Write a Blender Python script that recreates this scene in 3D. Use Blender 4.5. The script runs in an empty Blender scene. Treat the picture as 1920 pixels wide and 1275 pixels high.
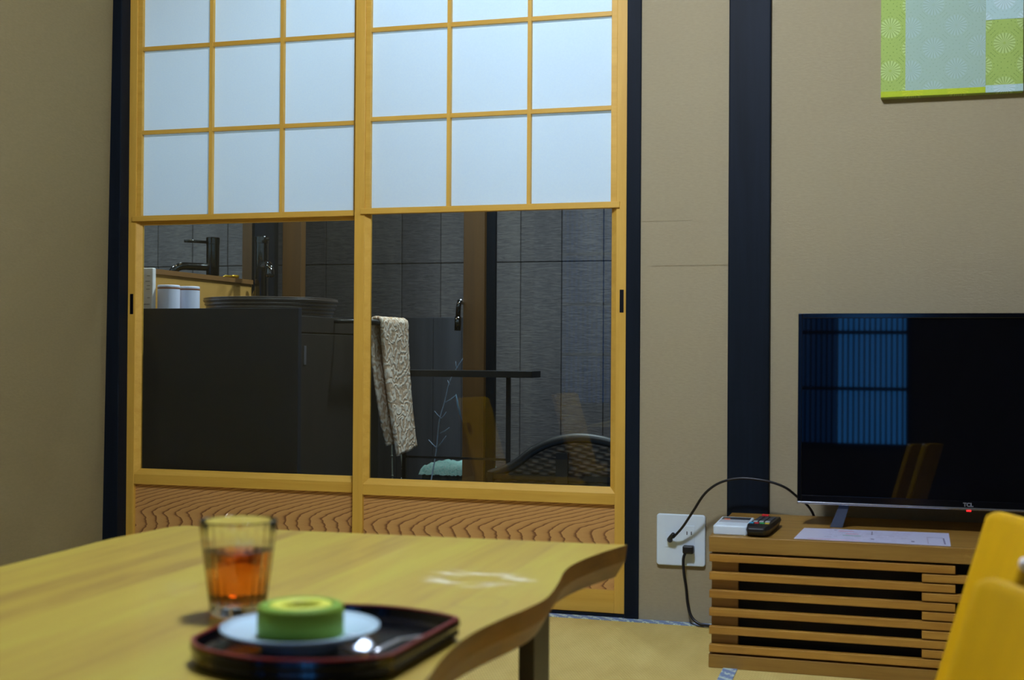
import bpy, bmesh, math, random
from mathutils import Vector, Matrix
random.seed(7)
scn = bpy.context.scene
COL = scn.collection
# ------------------------------------------------------------ camera
th, pt, ro = math.radians(16.36), math.radians(0.50), math.radians(0.372)
F0 = Vector((-math.sin(th), math.cos(th), 0)); R0 = Vector((math.cos(th), math.sin(th), 0)); Z0 = Vector((0, 0, 1))
FW = F0*math.cos(pt)+Z0*math.sin(pt); U0 = -F0*math.sin(pt)+Z0*math.cos(pt)
RT = R0*math.cos(ro)+U0*math.sin(ro); UP = -R0*math.sin(ro)+U0*math.cos(ro)
cd = bpy.data.cameras.new('camera'); cam = bpy.data.objects.new('camera', cd); COL.objects.link(cam)
m = Matrix((RT, UP, -FW)).transposed().to_4x4(); m.translation = Vector((0, -2.96, 0.625)); cam.matrix_world = m
cd.sensor_width = 36; cd.lens = 45; cd.clip_start = 0.05
cd.dof.use_dof = True; cd.dof.focus_distance = 3.35; cd.dof.aperture_fstop = 5.6
scn.camera = cam
# ------------------------------------------------------------ view, world, lights
scn.view_settings.view_transform = 'Standard'; scn.view_settings.look = 'None'
scn.view_settings.gamma = 1.0; scn.view_settings.use_curve_mapping = False
scn.view_settings.exposure = 0.10
w = bpy.data.worlds.new('dusk'); scn.world = w; w.use_nodes = True
w.node_tree.nodes['Background'].inputs[0].default_value = (0.08, 0.45, 0.95, 1)
w.node_tree.nodes['Background'].inputs[1].default_value = 2.7
def light(name, kind, loc, power, color, **k):
    l = bpy.data.lights.new(name, kind); l.energy = power; l.color = color
    for a, v in k.items(): setattr(l, a, v)
    o = bpy.data.objects.new(name, l); COL.objects.link(o); o.location = loc
    return o
LAMP = Vector((-0.50, -1.45, 1.97))
lamp_light = light('lamp_light', 'POINT', LAMP, 78, (0.89, 0.96, 1.10), shadow_soft_size=0.10)
out_light = light('garden_light', 'SPOT', (-1.30, 1.34, 2.22), 34, (0.80, 0.94, 1.0), shadow_soft_size=0.05,
                  spot_size=math.radians(150), spot_blend=0.5)
shoji_fill_light = light('shoji_fill_light', 'SPOT', (-0.95, 0.62, 2.22), 98, (0.78, 0.91, 1.0), shadow_soft_size=0.05,
                   spot_size=math.radians(140), spot_blend=0.6)  # added unseen lamp, brightens the shoji paper from behind
basin_light = light('basin_light', 'SPOT', (-1.70, 0.32, 2.16), 11, (1.0, 0.80, 0.52), shadow_soft_size=0.04,
                    spot_size=math.radians(110), spot_blend=0.6)

# ------------------------------------------------------------ colour / material helpers
def lin(r, g, b):
    f = lambda c: (c/255/12.92) if c/255 <= 0.04045 else ((c/255+0.055)/1.055)**2.4
    return (f(r), f(g), f(b), 1)
def alb(r, g, b, k=0.72, kb=0.68):
    c = lin(r, g, b); return (c[0]*k*1.03, c[1]*k*0.98, c[2]*kb*0.95, 1)
class NT:
    def __init__(s, name):
        s.m = bpy.data.materials.new(name); s.m.use_nodes = True; s.t = s.m.node_tree
        s.b = s.t.nodes['Principled BSDF']; s.out = s.t.nodes['Material Output']; s._c = None
    def n(s, kind, **k):
        x = s.t.nodes.new(kind)
        for a, v in k.items(): setattr(x, a, v)
        return x
    def link(s, a, b): s.t.links.new(a, b)
    def put(s, sock, v):
        if isinstance(v, bpy.types.NodeSocket): s.link(v, sock)
        else: sock.default_value = v
    def co(s):
        if s._c is None: s._c = s.n('ShaderNodeNewGeometry').outputs['Position']
        return s._c
    def obj(s): return s.n('ShaderNodeTexCoord').outputs['Object']
    def xyz(s, v):
        x = s.n('ShaderNodeSeparateXYZ'); s.link(v, x.inputs[0]); return x.outputs
    def M(s, op, a, b=0.0, c=0.0):
        x = s.n('ShaderNodeMath', operation=op); s.put(x.inputs[0], a); s.put(x.inputs[1], b); s.put(x.inputs[2], c); return x.outputs[0]
    def scale(s, v, sc):
        x = s.n('ShaderNodeVectorMath', operation='MULTIPLY'); s.link(v, x.inputs[0]); x.inputs[1].default_value = sc; return x.outputs[0]
    def vec(s, x, y, z):
        c = s.n('ShaderNodeCombineXYZ'); s.put(c.inputs[0], x); s.put(c.inputs[1], y); s.put(c.inputs[2], z); return c.outputs[0]
    def noise(s, v, sc, det=3.0, rough=0.5, dist=0.0):
        x = s.n('ShaderNodeTexNoise'); s.link(v, x.inputs['Vector']); x.inputs['Scale'].default_value = sc
        x.inputs['Detail'].default_value = det; x.inputs['Roughness'].default_value = rough; x.inputs['Distortion'].default_value = dist
        return x.outputs['Fac']
    def ramp(s, f, stops):
        r = s.n('ShaderNodeValToRGB'); s.put(r.inputs[0], f); e = r.color_ramp.elements
        while len(e) < len(stops): e.new(0.5)
        for i, (p, c) in enumerate(stops): e[i].position = p; e[i].color = c
        return r.outputs[0]
    def mix(s, f, a, b, mode='MIX'):
        x = s.n('ShaderNodeMix', data_type='RGBA', blend_type=mode); s.put(x.inputs[0], f); s.put(x.inputs[6], a); s.put(x.inputs[7], b); return x.outputs[2]
    def bump(s, h, strength=0.3, dist=0.001):
        x = s.n('ShaderNodeBump'); s.put(x.inputs['Height'], h); x.inputs['Strength'].default_value = strength
        x.inputs['Distance'].default_value = dist; s.link(x.outputs[0], s.b.inputs['Normal'])
    def base(s, c): s.put(s.b.inputs['Base Color'], c); return s
    def pr(s, rough=0.5, metal=0.0, coat=0.0, spec=0.5):
        s.b.inputs['Roughness'].default_value = rough; s.b.inputs['Metallic'].default_value = metal
        s.b.inputs['Coat Weight'].default_value = coat; s.b.inputs['Specular IOR Level'].default_value = spec
        return s
def plain(name, c, rough=0.5, metal=0.0, coat=0.0, spec=0.5, var=0.06, vs=40):
    t = NT(name); f = t.noise(t.obj(), vs, 3)
    d = tuple(x*(1-var) for x in c[:3])+(1,); u = tuple(min(1, x*(1+var)) for x in c[:3])+(1,)
    t.base(t.ramp(f, [(0.3, d), (0.7, u)])); t.pr(rough, metal, coat, spec); return t.m
def emit(name, c, s):
    t = NT(name); t.base((0, 0, 0, 1)); t.b.inputs['Emission Color'].default_value = c; t.b.inputs['Emission Strength'].default_value = s; return t.m
def wood(name, c1, c2, axis='x', sc=1.0, rough=0.45, coat=0.0, contrast=(0.35, 0.65), spec=0.5, bump=0.08):
    t = NT(name); v = t.obj(); k = {'x': (1.2, 22, 22), 'y': (22, 1.2, 22), 'z': (22, 22, 1.2)}[axis]
    v = t.scale(v, tuple(a*sc for a in k)); f = t.noise(v, 1.6, 5, 0.6, 0.6); g = t.noise(t.scale(v, (6, 6, 6)), 2.0, 2)
    f = t.M('ADD', t.M('MULTIPLY', f, 0.8), t.M('MULTIPLY', g, 0.2))
    t.base(t.ramp(f, [(contrast[0], c2), (contrast[1], c1)])); t.pr(rough, 0, coat, spec); t.bump(f, bump, 0.001); return t.m

# ------------------------------------------------------------ mesh helpers
class MB:
    def __init__(s): s.v = []; s.f = []
    def add(s, vs, fs):
        o = len(s.v); s.v += [tuple(p) for p in vs]; s.f += [tuple(i+o for i in f) for f in fs]; return s
    def box(s, x0, x1, y0, y1, z0, z1):
        return s.add([(x0, y0, z0), (x1, y0, z0), (x1, y1, z0), (x0, y1, z0), (x0, y0, z1), (x1, y0, z1), (x1, y1, z1), (x0, y1, z1)],
                     [(0, 3, 2, 1), (4, 5, 6, 7), (0, 1, 5, 4), (1, 2, 6, 5), (2, 3, 7, 6), (3, 0, 4, 7)])
    def quadprism(s, pts0, pts1):
        n = len(pts0); return s.add(list(pts0)+list(pts1), [tuple(reversed(range(n))), tuple(range(n, 2*n))]+[(i, (i+1) % n, n+(i+1) % n, n+i) for i in range(n)])
    def prism(s, outline, z0, z1, inset=0.0):
        return s.quadprism([(x, y, z0) for x, y in outline], [(x, y, z1) for x, y in outline])
    def lathe(s, prof, c=(0, 0, 0), n=48, close=False, squash=1.0):
        vs = []; fs = []; k = len(prof)
        for i in range(n):
            a = 2*math.pi*i/n
            for r, z in prof: vs.append((c[0]+r*math.cos(a), c[1]+r*squash*math.sin(a), c[2]+z))
        for i in range(n):
            j = (i+1) % n
            for q in range(k-1 if not close else k):
                q2 = (q+1) % k; fs.append((i*k+q, j*k+q, j*k+q2, i*k+q2))
        if not close:
            if prof[0][0] > 1e-6: fs.append(tuple(i*k for i in reversed(range(n))))
            if prof[-1][0] > 1e-6: fs.append(tuple(i*k+k-1 for i in range(n)))
        return s.add(vs, fs)
    def tube(s, pts, r, n=10, taper=None):
        pts = [Vector(p) for p in pts]; k = len(pts); vs = []; fs = []
        t0 = (pts[1]-pts[0]).normalized(); a = t0.orthogonal().normalized()
        for i, p in enumerate(pts):
            t = (pts[min(i+1, k-1)]-pts[max(i-1, 0)]).normalized()
            a = (a-t*a.dot(t)).normalized(); b = t.cross(a)
            rr = r if taper is None else r+(taper-r)*i/(k-1)
            for j in range(n):
                an = 2*math.pi*j/n; q = p+(a*math.cos(an)+b*math.sin(an))*rr; vs.append(tuple(q))
        for i in range(k-1):
            for j in range(n):
                fs.append((i*n+j, i*n+(j+1) % n, (i+1)*n+(j+1) % n, (i+1)*n+j))
        fs.append(tuple(reversed(range(n)))); fs.append(tuple((k-1)*n+j for j in range(n)))
        return s.add(vs, fs)
    def grid(s, fn, nu, nv):
        vs = [fn(i/(nu-1), j/(nv-1)) for i in range(nu) for j in range(nv)]
        return s.add(vs, [(i*nv+j, (i+1)*nv+j, (i+1)*nv+j+1, i*nv+j+1) for i in range(nu-1) for j in range(nv-1)])
    def build(s, name, mat, parent=None, smooth=False, bevel=0.0, seg=2, solid=0.0):
        off = parent['_o'] if parent is not None and '_o' in parent else (0, 0, 0)
        me = bpy.data.meshes.new(name); me.from_pydata([(x-off[0], y-off[1], z-off[2]) for x, y, z in s.v], [], s.f); me.update()
        bm = bmesh.new(); bm.from_mesh(me); bmesh.ops.recalc_face_normals(bm, faces=bm.faces); bm.to_mesh(me); bm.free()
        if smooth:
            for p in me.polygons: p.use_smooth = True
        me.materials.append(mat)
        o = bpy.data.objects.new(name, me); COL.objects.link(o)
        if parent is not None:
            o.parent = parent; o['_o'] = (off[0], off[1], off[2])
        if solid:
            q = o.modifiers.new('solid', 'SOLIDIFY'); q.thickness = solid; q.offset = 0
        if bevel:
            q = o.modifiers.new('bevel', 'BEVEL'); q.width = bevel; q.segments = seg; q.limit_method = 'ANGLE'; q.angle_limit = math.radians(40); q.harden_normals = False
        return o
def thing(name, label, cat, loc=(0, 0, 0), group=None):
    o = bpy.data.objects.new(name, None); COL.objects.link(o); o.location = loc; o['_o'] = tuple(loc)
    o['label'] = label; o['category'] = cat; o.empty_display_size = 0.05
    if group: o['group'] = group
    return o
def tag(o, label, cat, group=None):
    o['label'] = label; o['category'] = cat
    if group: o['group'] = group
    return o
def struct(o, label=None, cat=None):
    o['kind'] = 'structure'
    if label: o['label'] = label
    if cat: o['category'] = cat
    return o
def sroot(name, loc, label, cat):
    o = thing(name, label, cat, loc); o['kind'] = 'structure'; return o
def copy_tree(o, parent=None):
    c = o.copy(); COL.objects.link(c); c.parent = parent
    for ch in [x for x in o.children]: copy_tree(ch, c)
    return c
def smoothpts(pts, n=8, closed=False):
    P = [Vector(p) for p in pts]; out = []; k = len(P)
    rng = range(k if closed else k-1)
    for i in rng:
        if closed: a, b, c, d = P[(i-1) % k], P[i], P[(i+1) % k], P[(i+2) % k]
        else: a, b, c, d = P[max(i-1, 0)], P[i], P[i+1], P[min(i+2, k-1)]
        for j in range(n):
            t = j/n
            out.append(0.5*((2*b)+(c-a)*t+(2*a-5*b+4*c-d)*t*t+(3*b-a-3*c+d)*t**3))
    if not closed: out.append(P[-1])
    return out

# ------------------------------------------------------------ materials
def wall_mat(name, c):
    t = NT(name); v = t.co()
    f = t.noise(t.scale(v, (90, 90, 260)), 1.0, 4, 0.6); g = t.noise(v, 1.3, 2)
    c2 = tuple(x*0.88 for x in c[:3])+(1,)
    t.base(t.mix(t.M('MULTIPLY', g, 0.5), t.ramp(f, [(0.3, c2), (0.7, c)]), c2)); t.pr(0.9, spec=0.2); t.bump(f, 0.35, 0.0012); return t.m
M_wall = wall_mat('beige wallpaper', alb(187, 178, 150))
M_wall_shaded = wall_mat('beige wallpaper shaded', alb(160, 148, 110))  # same wallpaper, the left wall's shade put into its colour
M_ceil = plain('ceiling board', lin(92, 86, 76), 0.8)
M_dimwall = plain('dim rear wall', lin(62, 60, 62), 0.85)
M_black = wood('black stained post wood', lin(19, 27, 38), lin(12, 19, 27), 'z', 0.6, 0.55, spec=0.12, bump=0.25)
M_pine = wood('pale sliding door wood', alb(216, 176, 84, 0.98, 0.78), alb(202, 160, 66, 0.98, 0.78), 'z', 1.0, 0.5)
M_pine_h = wood('pale sliding door wood across', alb(216, 176, 84, 0.98, 0.78), alb(202, 160, 66, 0.98, 0.78), 'x', 1.0, 0.5)
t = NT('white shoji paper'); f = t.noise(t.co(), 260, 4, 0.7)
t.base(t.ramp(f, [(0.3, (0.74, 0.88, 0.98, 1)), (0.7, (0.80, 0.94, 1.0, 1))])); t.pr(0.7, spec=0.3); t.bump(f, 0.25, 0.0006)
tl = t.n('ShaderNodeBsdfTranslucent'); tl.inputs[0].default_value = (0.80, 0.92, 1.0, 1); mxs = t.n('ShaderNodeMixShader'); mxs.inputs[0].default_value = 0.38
t.link(t.b.outputs[0], mxs.inputs[1]); t.link(tl.outputs[0], mxs.inputs[2]); t.link(mxs.outputs[0], t.out.inputs[0]); M_paper = t.m
# grained kick board: nested arches pointing left
def kick_mat(x0):
    t = NT('cathedral grain cedar board'); c = t.xyz(t.co()); X, Zc = c[0], c[2]
    v = t.scale(t.co(), (3, 3, 16)); nz = t.M('SUBTRACT', t.noise(v, 2.2, 3, 0.5), 0.5)
    nf = t.M('SUBTRACT', t.noise(t.scale(t.co(), (20, 1, 60)), 1.5, 2), 0.5)
    dz = t.M('SUBTRACT', Zc, 0.192)
    up = t.M('MULTIPLY', t.M('POWER', t.M('ABSOLUTE', t.M('MAXIMUM', dz, 0.0)), 1.45), 11.0)
    dn = t.M('MULTIPLY', t.M('ABSOLUTE', t.M('SINE', t.M('MULTIPLY', t.M('MINIMUM', dz, 0.0), 52.0))), 0.012)
    g = t.M('SUBTRACT', t.M('SUBTRACT', X, x0), up)
    g = t.M('SUBTRACT', g, dn)
    g = t.M('ADD', g, t.M('MULTIPLY', nz, 0.05)); g = t.M('ADD', g, t.M('MULTIPLY', nf, 0.010))
    ph = t.M('FRACT', t.M('MULTIPLY', g, 29.0))
    ph2 = t.M('POWER', ph, 2.2)
    fine = t.noise(t.scale(t.co(), (60, 1, 500)), 1.0, 3)
    col = t.ramp(ph2, [(0.0, alb(190, 150, 98, 1.2, 1.0)), (0.5, alb(178, 136, 84, 1.2, 1.0)), (0.84, alb(108, 68, 36, 1.0, 0.9)), (1.0, alb(152, 110, 68, 1.2, 1.0))])
    t.base(t.mix(t.M('MULTIPLY', fine, 0.25), col, lin(140, 90, 54))); t.pr(0.55); return t.m
def glass_pane(name, tint=(0.93, 0.97, 0.96, 1), k=0.8):
    t = NT(name); tr = t.n('ShaderNodeBsdfTransparent'); tr.inputs[0].default_value = tint
    gl = t.n('ShaderNodeBsdfGlossy'); gl.inputs['Roughness'].default_value = 0.0; gl.inputs['Color'].default_value = (1, 1, 1, 1)
    fr = t.n('ShaderNodeFresnel'); fr.inputs['IOR'].default_value = 1.5
    mx = t.n('ShaderNodeMixShader'); t.link(t.M('MINIMUM', t.M('MULTIPLY', fr.outputs[0], k), 1.0), mx.inputs[0])
    t.link(tr.outputs[0], mx.inputs[1]); t.link(gl.outputs[0], mx.inputs[2]); t.link(mx.outputs[0], t.out.inputs[0]); return t.m
M_glass = glass_pane('clear door glass')
M_blackmetal = plain('black powder coated steel', lin(22, 23, 26), 0.45)
M_pull = plain('dark bronze recess', lin(12, 13, 20), 0.35, 0.3)

# tatami
t = NT('woven tatami'); c = t.xyz(t.co())
rib = t.M('SINE', t.M('MULTIPLY', c[1], 2*math.pi/0.0125)); th2 = t.M('SINE', t.M('MULTIPLY', c[0], 2*math.pi/0.006))
wv = t.M('MULTIPLY', rib, th2)
ns = t.noise(t.scale(t.co(), (4, 1.2, 1)), 6, 4); big = t.noise(t.co(), 2.0, 2)
f = t.M('ADD', t.M('ADD', t.M('MULTIPLY', wv, 0.13), t.M('MULTIPLY', rib, 0.16)), t.M('ADD', t.M('MULTIPLY', ns, 0.45), t.M('ADD', 0.27, t.M('MULTIPLY', t.M('GREATER_THAN', c[0], -0.296), 0.14))))
t.base(t.mix(t.M('MULTIPLY', big, 0.4), t.ramp(f, [(0.3, alb(186, 166, 96, 1.0, 0.95)), (0.72, alb(222, 208, 138, 1.0, 0.95))]), alb(190, 168, 92, 1.0, 0.95)))
t.pr(0.6, spec=0.3); t.bump(wv, 0.3, 0.001); M_tatami = t.m
t = NT('blue brocade tatami border'); c = t.xyz(t.co()); s1 = t.M('ADD', c[0], c[1])
p = t.M('GREATER_THAN', t.M('SINE', t.M('MULTIPLY', s1, 2*math.pi/0.036)), 0.1)
q = t.M('GREATER_THAN', t.noise(t.co(), 120, 1), 0.45)
t.base(t.mix(t.M('MULTIPLY', p, q), lin(120, 142, 180), lin(196, 216, 206))); t.pr(0.7); M_heri = t.m

# table wood
t = NT('yellow laminated table wood'); v = t.co(); c = t.xyz(v)
pl = t.M('FLOOR', t.M('DIVIDE', t.M('ADD', c[0], 2.0), 0.093)); off = t.M('MULTIPLY', pl, 7.31)
vv = t.vec(t.M('MULTIPLY', c[0], 34.0), t.M('ADD', t.M('MULTIPLY', c[1], 2.4), off), t.M('MULTIPLY', c[2], 34.0))
f = t.noise(vv, 1.0, 5, 0.62, 0.5); tone = t.n('ShaderNodeTexWhiteNoise', noise_dimensions='1D'); t.link(pl, tone.inputs['W'])
f2 = t.M('ADD', t.M('MULTIPLY', f, 0.75), t.M('MULTIPLY', tone.outputs['Value'], 0.22))
col = t.ramp(f2, [(0.28, alb(180, 148, 64)), (0.48, alb(206, 180, 74)), (0.70, alb(216, 202, 80))])
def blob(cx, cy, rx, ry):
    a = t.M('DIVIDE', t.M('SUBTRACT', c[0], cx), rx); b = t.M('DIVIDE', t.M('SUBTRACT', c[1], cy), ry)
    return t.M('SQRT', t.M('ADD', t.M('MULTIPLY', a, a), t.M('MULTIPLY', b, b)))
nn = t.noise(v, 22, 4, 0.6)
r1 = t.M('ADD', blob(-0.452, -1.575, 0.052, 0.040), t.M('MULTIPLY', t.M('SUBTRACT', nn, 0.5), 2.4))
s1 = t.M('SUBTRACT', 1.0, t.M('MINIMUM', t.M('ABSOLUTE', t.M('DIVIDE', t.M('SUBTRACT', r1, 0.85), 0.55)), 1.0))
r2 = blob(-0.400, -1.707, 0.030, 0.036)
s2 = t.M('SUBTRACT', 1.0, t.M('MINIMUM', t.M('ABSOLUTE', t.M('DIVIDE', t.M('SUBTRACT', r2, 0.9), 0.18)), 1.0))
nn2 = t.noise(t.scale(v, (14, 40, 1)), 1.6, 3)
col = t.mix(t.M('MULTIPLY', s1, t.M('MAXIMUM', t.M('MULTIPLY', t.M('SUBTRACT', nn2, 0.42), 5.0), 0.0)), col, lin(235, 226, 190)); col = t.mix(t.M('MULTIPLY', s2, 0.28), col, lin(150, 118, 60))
t.base(col); t.pr(0.42, coat=0.15); t.bump(f, 0.08, 0.001); M_table = t.m
M_standwood = wood('oak veneer', alb(178, 140, 66), alb(152, 114, 44), 'x', 1.3, 0.45)
M_slat = wood('oak slats', alb(208, 160, 70), alb(172, 122, 40), 'x', 1.0, 0.45)
M_yellow = wood('mustard yellow plywood', (0.70, 0.40, 0.0, 1), (0.62, 0.35, 0.0, 1), 'z', 0.6, 0.42, coat=0.0, bump=0.02)
M_white = plain('white plastic', lin(222, 240, 255), 0.35, var=0.02)
M_glint = plain('white lamp glint', lin(250, 250, 250), 0.25, var=0.01)
M_cable = plain('black rubber cable', lin(14, 15, 19), 0.4)
M_tvblack = plain('piano black plastic', lin(6, 8, 14), 0.12, var=0.02)
t = NT('tv screen'); t.base(lin(5, 6, 10)); t.pr(0.025, spec=0.5); M_screen = t.m
M_silver = plain('silver trim', lin(200, 205, 215), 0.22, 1.0, var=0.02)

# ------------------------------------------------------------ room shell
struct(MB().box(-2.1, 1.6, -4.2, 0.0, -0.06, 0.0).build('floor', M_tatami), 'woven straw tatami floor of the room', 'floor')
b = MB(); b.box(-0.545-1.40, 1.6, -0.034, -0.001, 0.0, 0.0015); b.box(-0.310, -0.282, -2.6, -0.001-0.034, 0.0, 0.0015)
struct(b.build('trim_1', M_heri), 'blue patterned cloth border of the tatami mats', 'tatami border')
wf = MB()
wf.box(-0.560, 1.6, 0.0, 0.06, 0.0, 2.4); wf.box(-2.1, -0.560, 0.0, 0.06, 1.93, 2.4)
wfo = struct(wf.build('wall_front', M_wall), 'beige papered wall around the sliding doors and behind the television', 'wall')
MB().box(-0.556, -0.437, -0.0008, 0.0, 0.9305, 0.9325).build('wallpaper_seam', M_wall, wfo)
MB().box(-0.530, -0.352, -0.0010, 0.0, 0.8262, 0.8285).build('wallpaper_seam', M_wall, wfo)
b = MB(); b.quadprism([(-1.998, 0.06, 0), (-1.968, 0.06, 2.4), (-2.10, 0.06, 2.4), (-2.10, 0.06, 0)], [(-1.998, -4.2, 0), (-1.968, -4.2, 2.4), (-2.10, -4.2, 2.4), (-2.10, -4.2, 0)])
struct(b.build('wall_left', M_wall_shaded), 'beige papered side wall at the left of the sliding doors', 'wall')
struct(MB().box(1.6, 1.66, -4.2, 0.06, 0, 2.4).build('wall_right', M_wall), 'beige side wall beyond the television', 'wall')
b = MB(); YR = -4.2
for x0, x1, z0, z1 in ((-2.1, -1.85, 0, 2.4), (-1.85, -1.25, 0, 0.30), (-1.25, -0.70, 0, 2.4), (0.12, 1.6, 0, 2.4), (-1.85, -1.25, 1.9, 2.4), (-0.70, 0.12, 1.9, 2.4), (-0.70, 0.12, 0, 0.43)):
    b.box(x0, x1, YR-0.06, YR, z0, z1)
struct(b.build('wall_rear', M_dimwall), 'dim grey wall behind the camera with dusk windows', 'wall')
struct(MB().box(-2.1, 1.66, -4.26, 0.06, 2.4, 2.45).build('ceiling', M_ceil), 'board ceiling of the room', 'ceiling')
M_rice = glass_pane('dusk window glass', (0.75, 0.85, 1.0, 1), 1.0)
M_dimglass = glass_pane('dusk window glass dim', (0.25, 0.32, 0.42, 1), 1.0)
def rear_window(name, x0, x1, z0, label):
    r = sroot(name, ((x0+x1)/2, YR, z0), label, 'window')
    f = MB(); f.box(x0, x0+0.03, YR-0.05, YR+0.01, z0, 1.9); f.box(x1-0.03, x1, YR-0.05, YR+0.01, z0, 1.9)
    f.box(x0, x1, YR-0.05, YR+0.01, z0, z0+0.03); f.box(x0, x1, YR-0.05, YR+0.01, 1.87, 1.9)
    z = z0+0.30
    while z < 1.85: f.box(x0+0.03, x1-0.03, YR-0.012, YR-0.002, z, z+0.018); z += 0.29
    f.build('window_frame', M_black, r)
    s = MB(); x = x0+0.04
    while x < x1-0.04: s.box(x, x+0.010, YR-0.05, YR-0.035, z0+0.03, 1.87); x += 0.027
    s.build('lattice', M_standwood, r)
    return r
w1 = rear_window('window_1', -0.70, 0.12, 0.43, 'rear window with thin vertical lattice, bluish dusk outside')
MB().box(-0.255, 0.09, YR-0.025, YR-0.020, 0.46, 1.87).build('pane', M_rice, w1)
MB().box(-0.67, -0.255, YR-0.025, YR-0.020, 0.46, 1.87).build('pane', M_dimglass, w1)
w2 = rear_window('window_2', -1.85, -1.25, 0.30, 'rear window near the left wall, bluish dusk outside')
MB().box(-1.82, -1.28, YR-0.025, YR-0.020, 0.33, 1.87).build('pane', M_dimglass, w2)
# black timbers
struct(MB().box(-1.998, -1.952, -0.004, 0.075, 0, 1.93).build('trim_2', M_black, bevel=0.002), 'black door jamb against the left wall', 'door jamb')
struct(MB().box(-0.590, -0.556, -0.006, 0.075, 0, 1.93).build('trim_3', M_black, bevel=0.002), 'narrow black door jamb right of the sliding doors', 'door jamb')
po = struct(MB().box(-0.3515, -0.257, -0.012, 0.03, 0, 2.4).build('trim_4', M_black, bevel=0.003), 'broad black timber post between outlet and television', 'post')
struct(MB().box(-1.998, -0.556, -0.010, 0.075, 1.80, 1.93).build('trim_5', M_black, bevel=0.002), 'black lintel over the sliding doors', 'lintel')
b = MB(); b.box(-1.93, -0.590, 0.000, 0.075, 0.0, 0.007); b.box(-1.93, -0.590, -0.001, 0.003, 0.0, 0.0085)
struct(b.build('trim_6', M_black), 'dark grooved sill under the sliding doors', 'sill')

# sliding doors
def sliding_door(name, x0, y0, label, pull_left):
    W = 0.695; r = sroot(name, (x0, y0, 0.0085), label, 'sliding door')
    y1 = y0+0.030; X = lambda a: x0+a
    st = MB(); st.box(X(0), X(0.027), y0, y1, 0.009, 1.80); st.box(X(W-0.027), X(W), y0, y1, 0.009, 1.80)
    st.build('stile', M_pine, r, bevel=0.0012)
    rl = MB(); rl.box(X(0.027), X(W-0.027), y0+0.001, y1, 0.009, 0.063); rl.box(X(0.027), X(W-0.027), y0+0.001, y1, 0.264, 0.2915)
    rl.box(X(0.027), X(W-0.027), y0+0.001, y1, 1.765, 1.80)
    rl.build('rail', M_pine_h, r, bevel=0.0012)
    # bevelled bead round the glass
    bd = MB(); a0, a1, z0, z1 = 0.027, 0.040, 0.2915, 0.305
    bd.quadprism([(X(a0), y0+0.002, z0), (X(a1), y0+0.013, z1), (X(a1), y0+0.02, z1), (X(a0), y0+0.02, z0)], [(X(a0), y0+0.002, 0.97), (X(a1), y0+0.013, 0.97), (X(a1), y0+0.02, 0.97), (X(a0), y0+0.02, 0.97)])
    bd.quadprism([(X(W-a0), y0+0.002, z0), (X(W-a1), y0+0.013, z1), (X(W-a1), y0+0.02, z1), (X(W-a0), y0+0.02, z0)], [(X(W-a0), y0+0.002, 0.97), (X(W-a1), y0+0.013, 0.97), (X(W-a1), y0+0.02, 0.97), (X(W-a0), y0+0.02, 0.97)])
    bd.quadprism([(X(a0), y0+0.002, z0), (X(a1), y0+0.013, z1), (X(a1), y0+0.02, z1), (X(a0), y0+0.02, z0)], [(X(W-a0), y0+0.002, z0), (X(W-a1), y0+0.013, z1), (X(W-a1), y0+0.02, z1), (X(W-a0), y0+0.02, z0)])
    bd.build('bead', M_pine_h, r)
    MB().box(X(0.027), X(W-0.027), y0+0.015, y0+0.018, 0.303, 0.985).build('pane', M_glass, r)
    MB().box(X(0.02), X(W-0.02), y0+0.010, y0+0.016, 0.06, 0.267).build('kick_board', kick_mat(x0+0.02), r)
    # paper screen half, slides in front of the glass
    s = thing('shoji', '', 'x', (x0, y0, 0.965)); del s['label']; del s['category']; s.parent = r; s.location = (0, 0, 0.965-0.0085)
    zb = 0.965
    fr = MB(); fr.box(X(0.018), X(W-0.018), y0-0.005, y0+0.014, zb, zb+0.0145)
    fr.box(X(0.027), X(0.041), y0+0.003, y0+0.014, zb, 1.765); fr.box(X(W-0.041), X(W-0.027), y0+0.003, y0+0.014, zb, 1.765)
    fr.build('frame', M_pine_h, s, bevel=0.0008)
    if pull_left is False and y0 > 0.02: MB().box(X(0.027), X(W-0.027), y0+0.009, y0+0.02, 0.9555, 0.966).build('rail', M_pine_h, r)
    mv = MB()
    for a in (0.2475, 0.4525): mv.box(X(a-0.0045), X(a+0.0045), y0+0.001, y0+0.0135, zb+0.0145, 1.765)
    mv.build('muntin', M_pine, s)
    mh = MB()
    for z in (1.203, 1.427, 1.651): mh.box(X(0.041), X(W-0.041), y0+0.003, y0+0.0135, z-0.0052, z+0.0052)
    mh.build('muntin', M_pine_h, s)
    MB().box(X(0.030), X(W-0.030), y0+0.0136, y0+0.0145, zb+0.002, 1.765).build('paper', M_paper, s)
    pc = X(0.017) if pull_left else X(W-0.0125)
    pz = 0.7445
    MB().box(pc-0.0048, pc+0.0048, y0-0.0006, y0+0.003, pz-0.027, pz+0.027).build('door_pull', M_pull, r)
    return r
sliding_door('door_1', -1.957, 0.037, 'left sliding shoji door, white paper panes above clear glass, rear track', False)
sliding_door('door_2', -1.284, 0.004, 'right sliding shoji door, white paper panes above clear glass, front track', False)
for o in list(bpy.data.objects):      # the left leaf carries its pull on its left stile
    if o.name.startswith('door_pull') and o.parent and o.parent.name == 'door_1':
        o.location.x = o.location.x
        for vtx in o.data.vertices: vtx.co.x -= (0.695-0.0125)-0.0165

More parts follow.
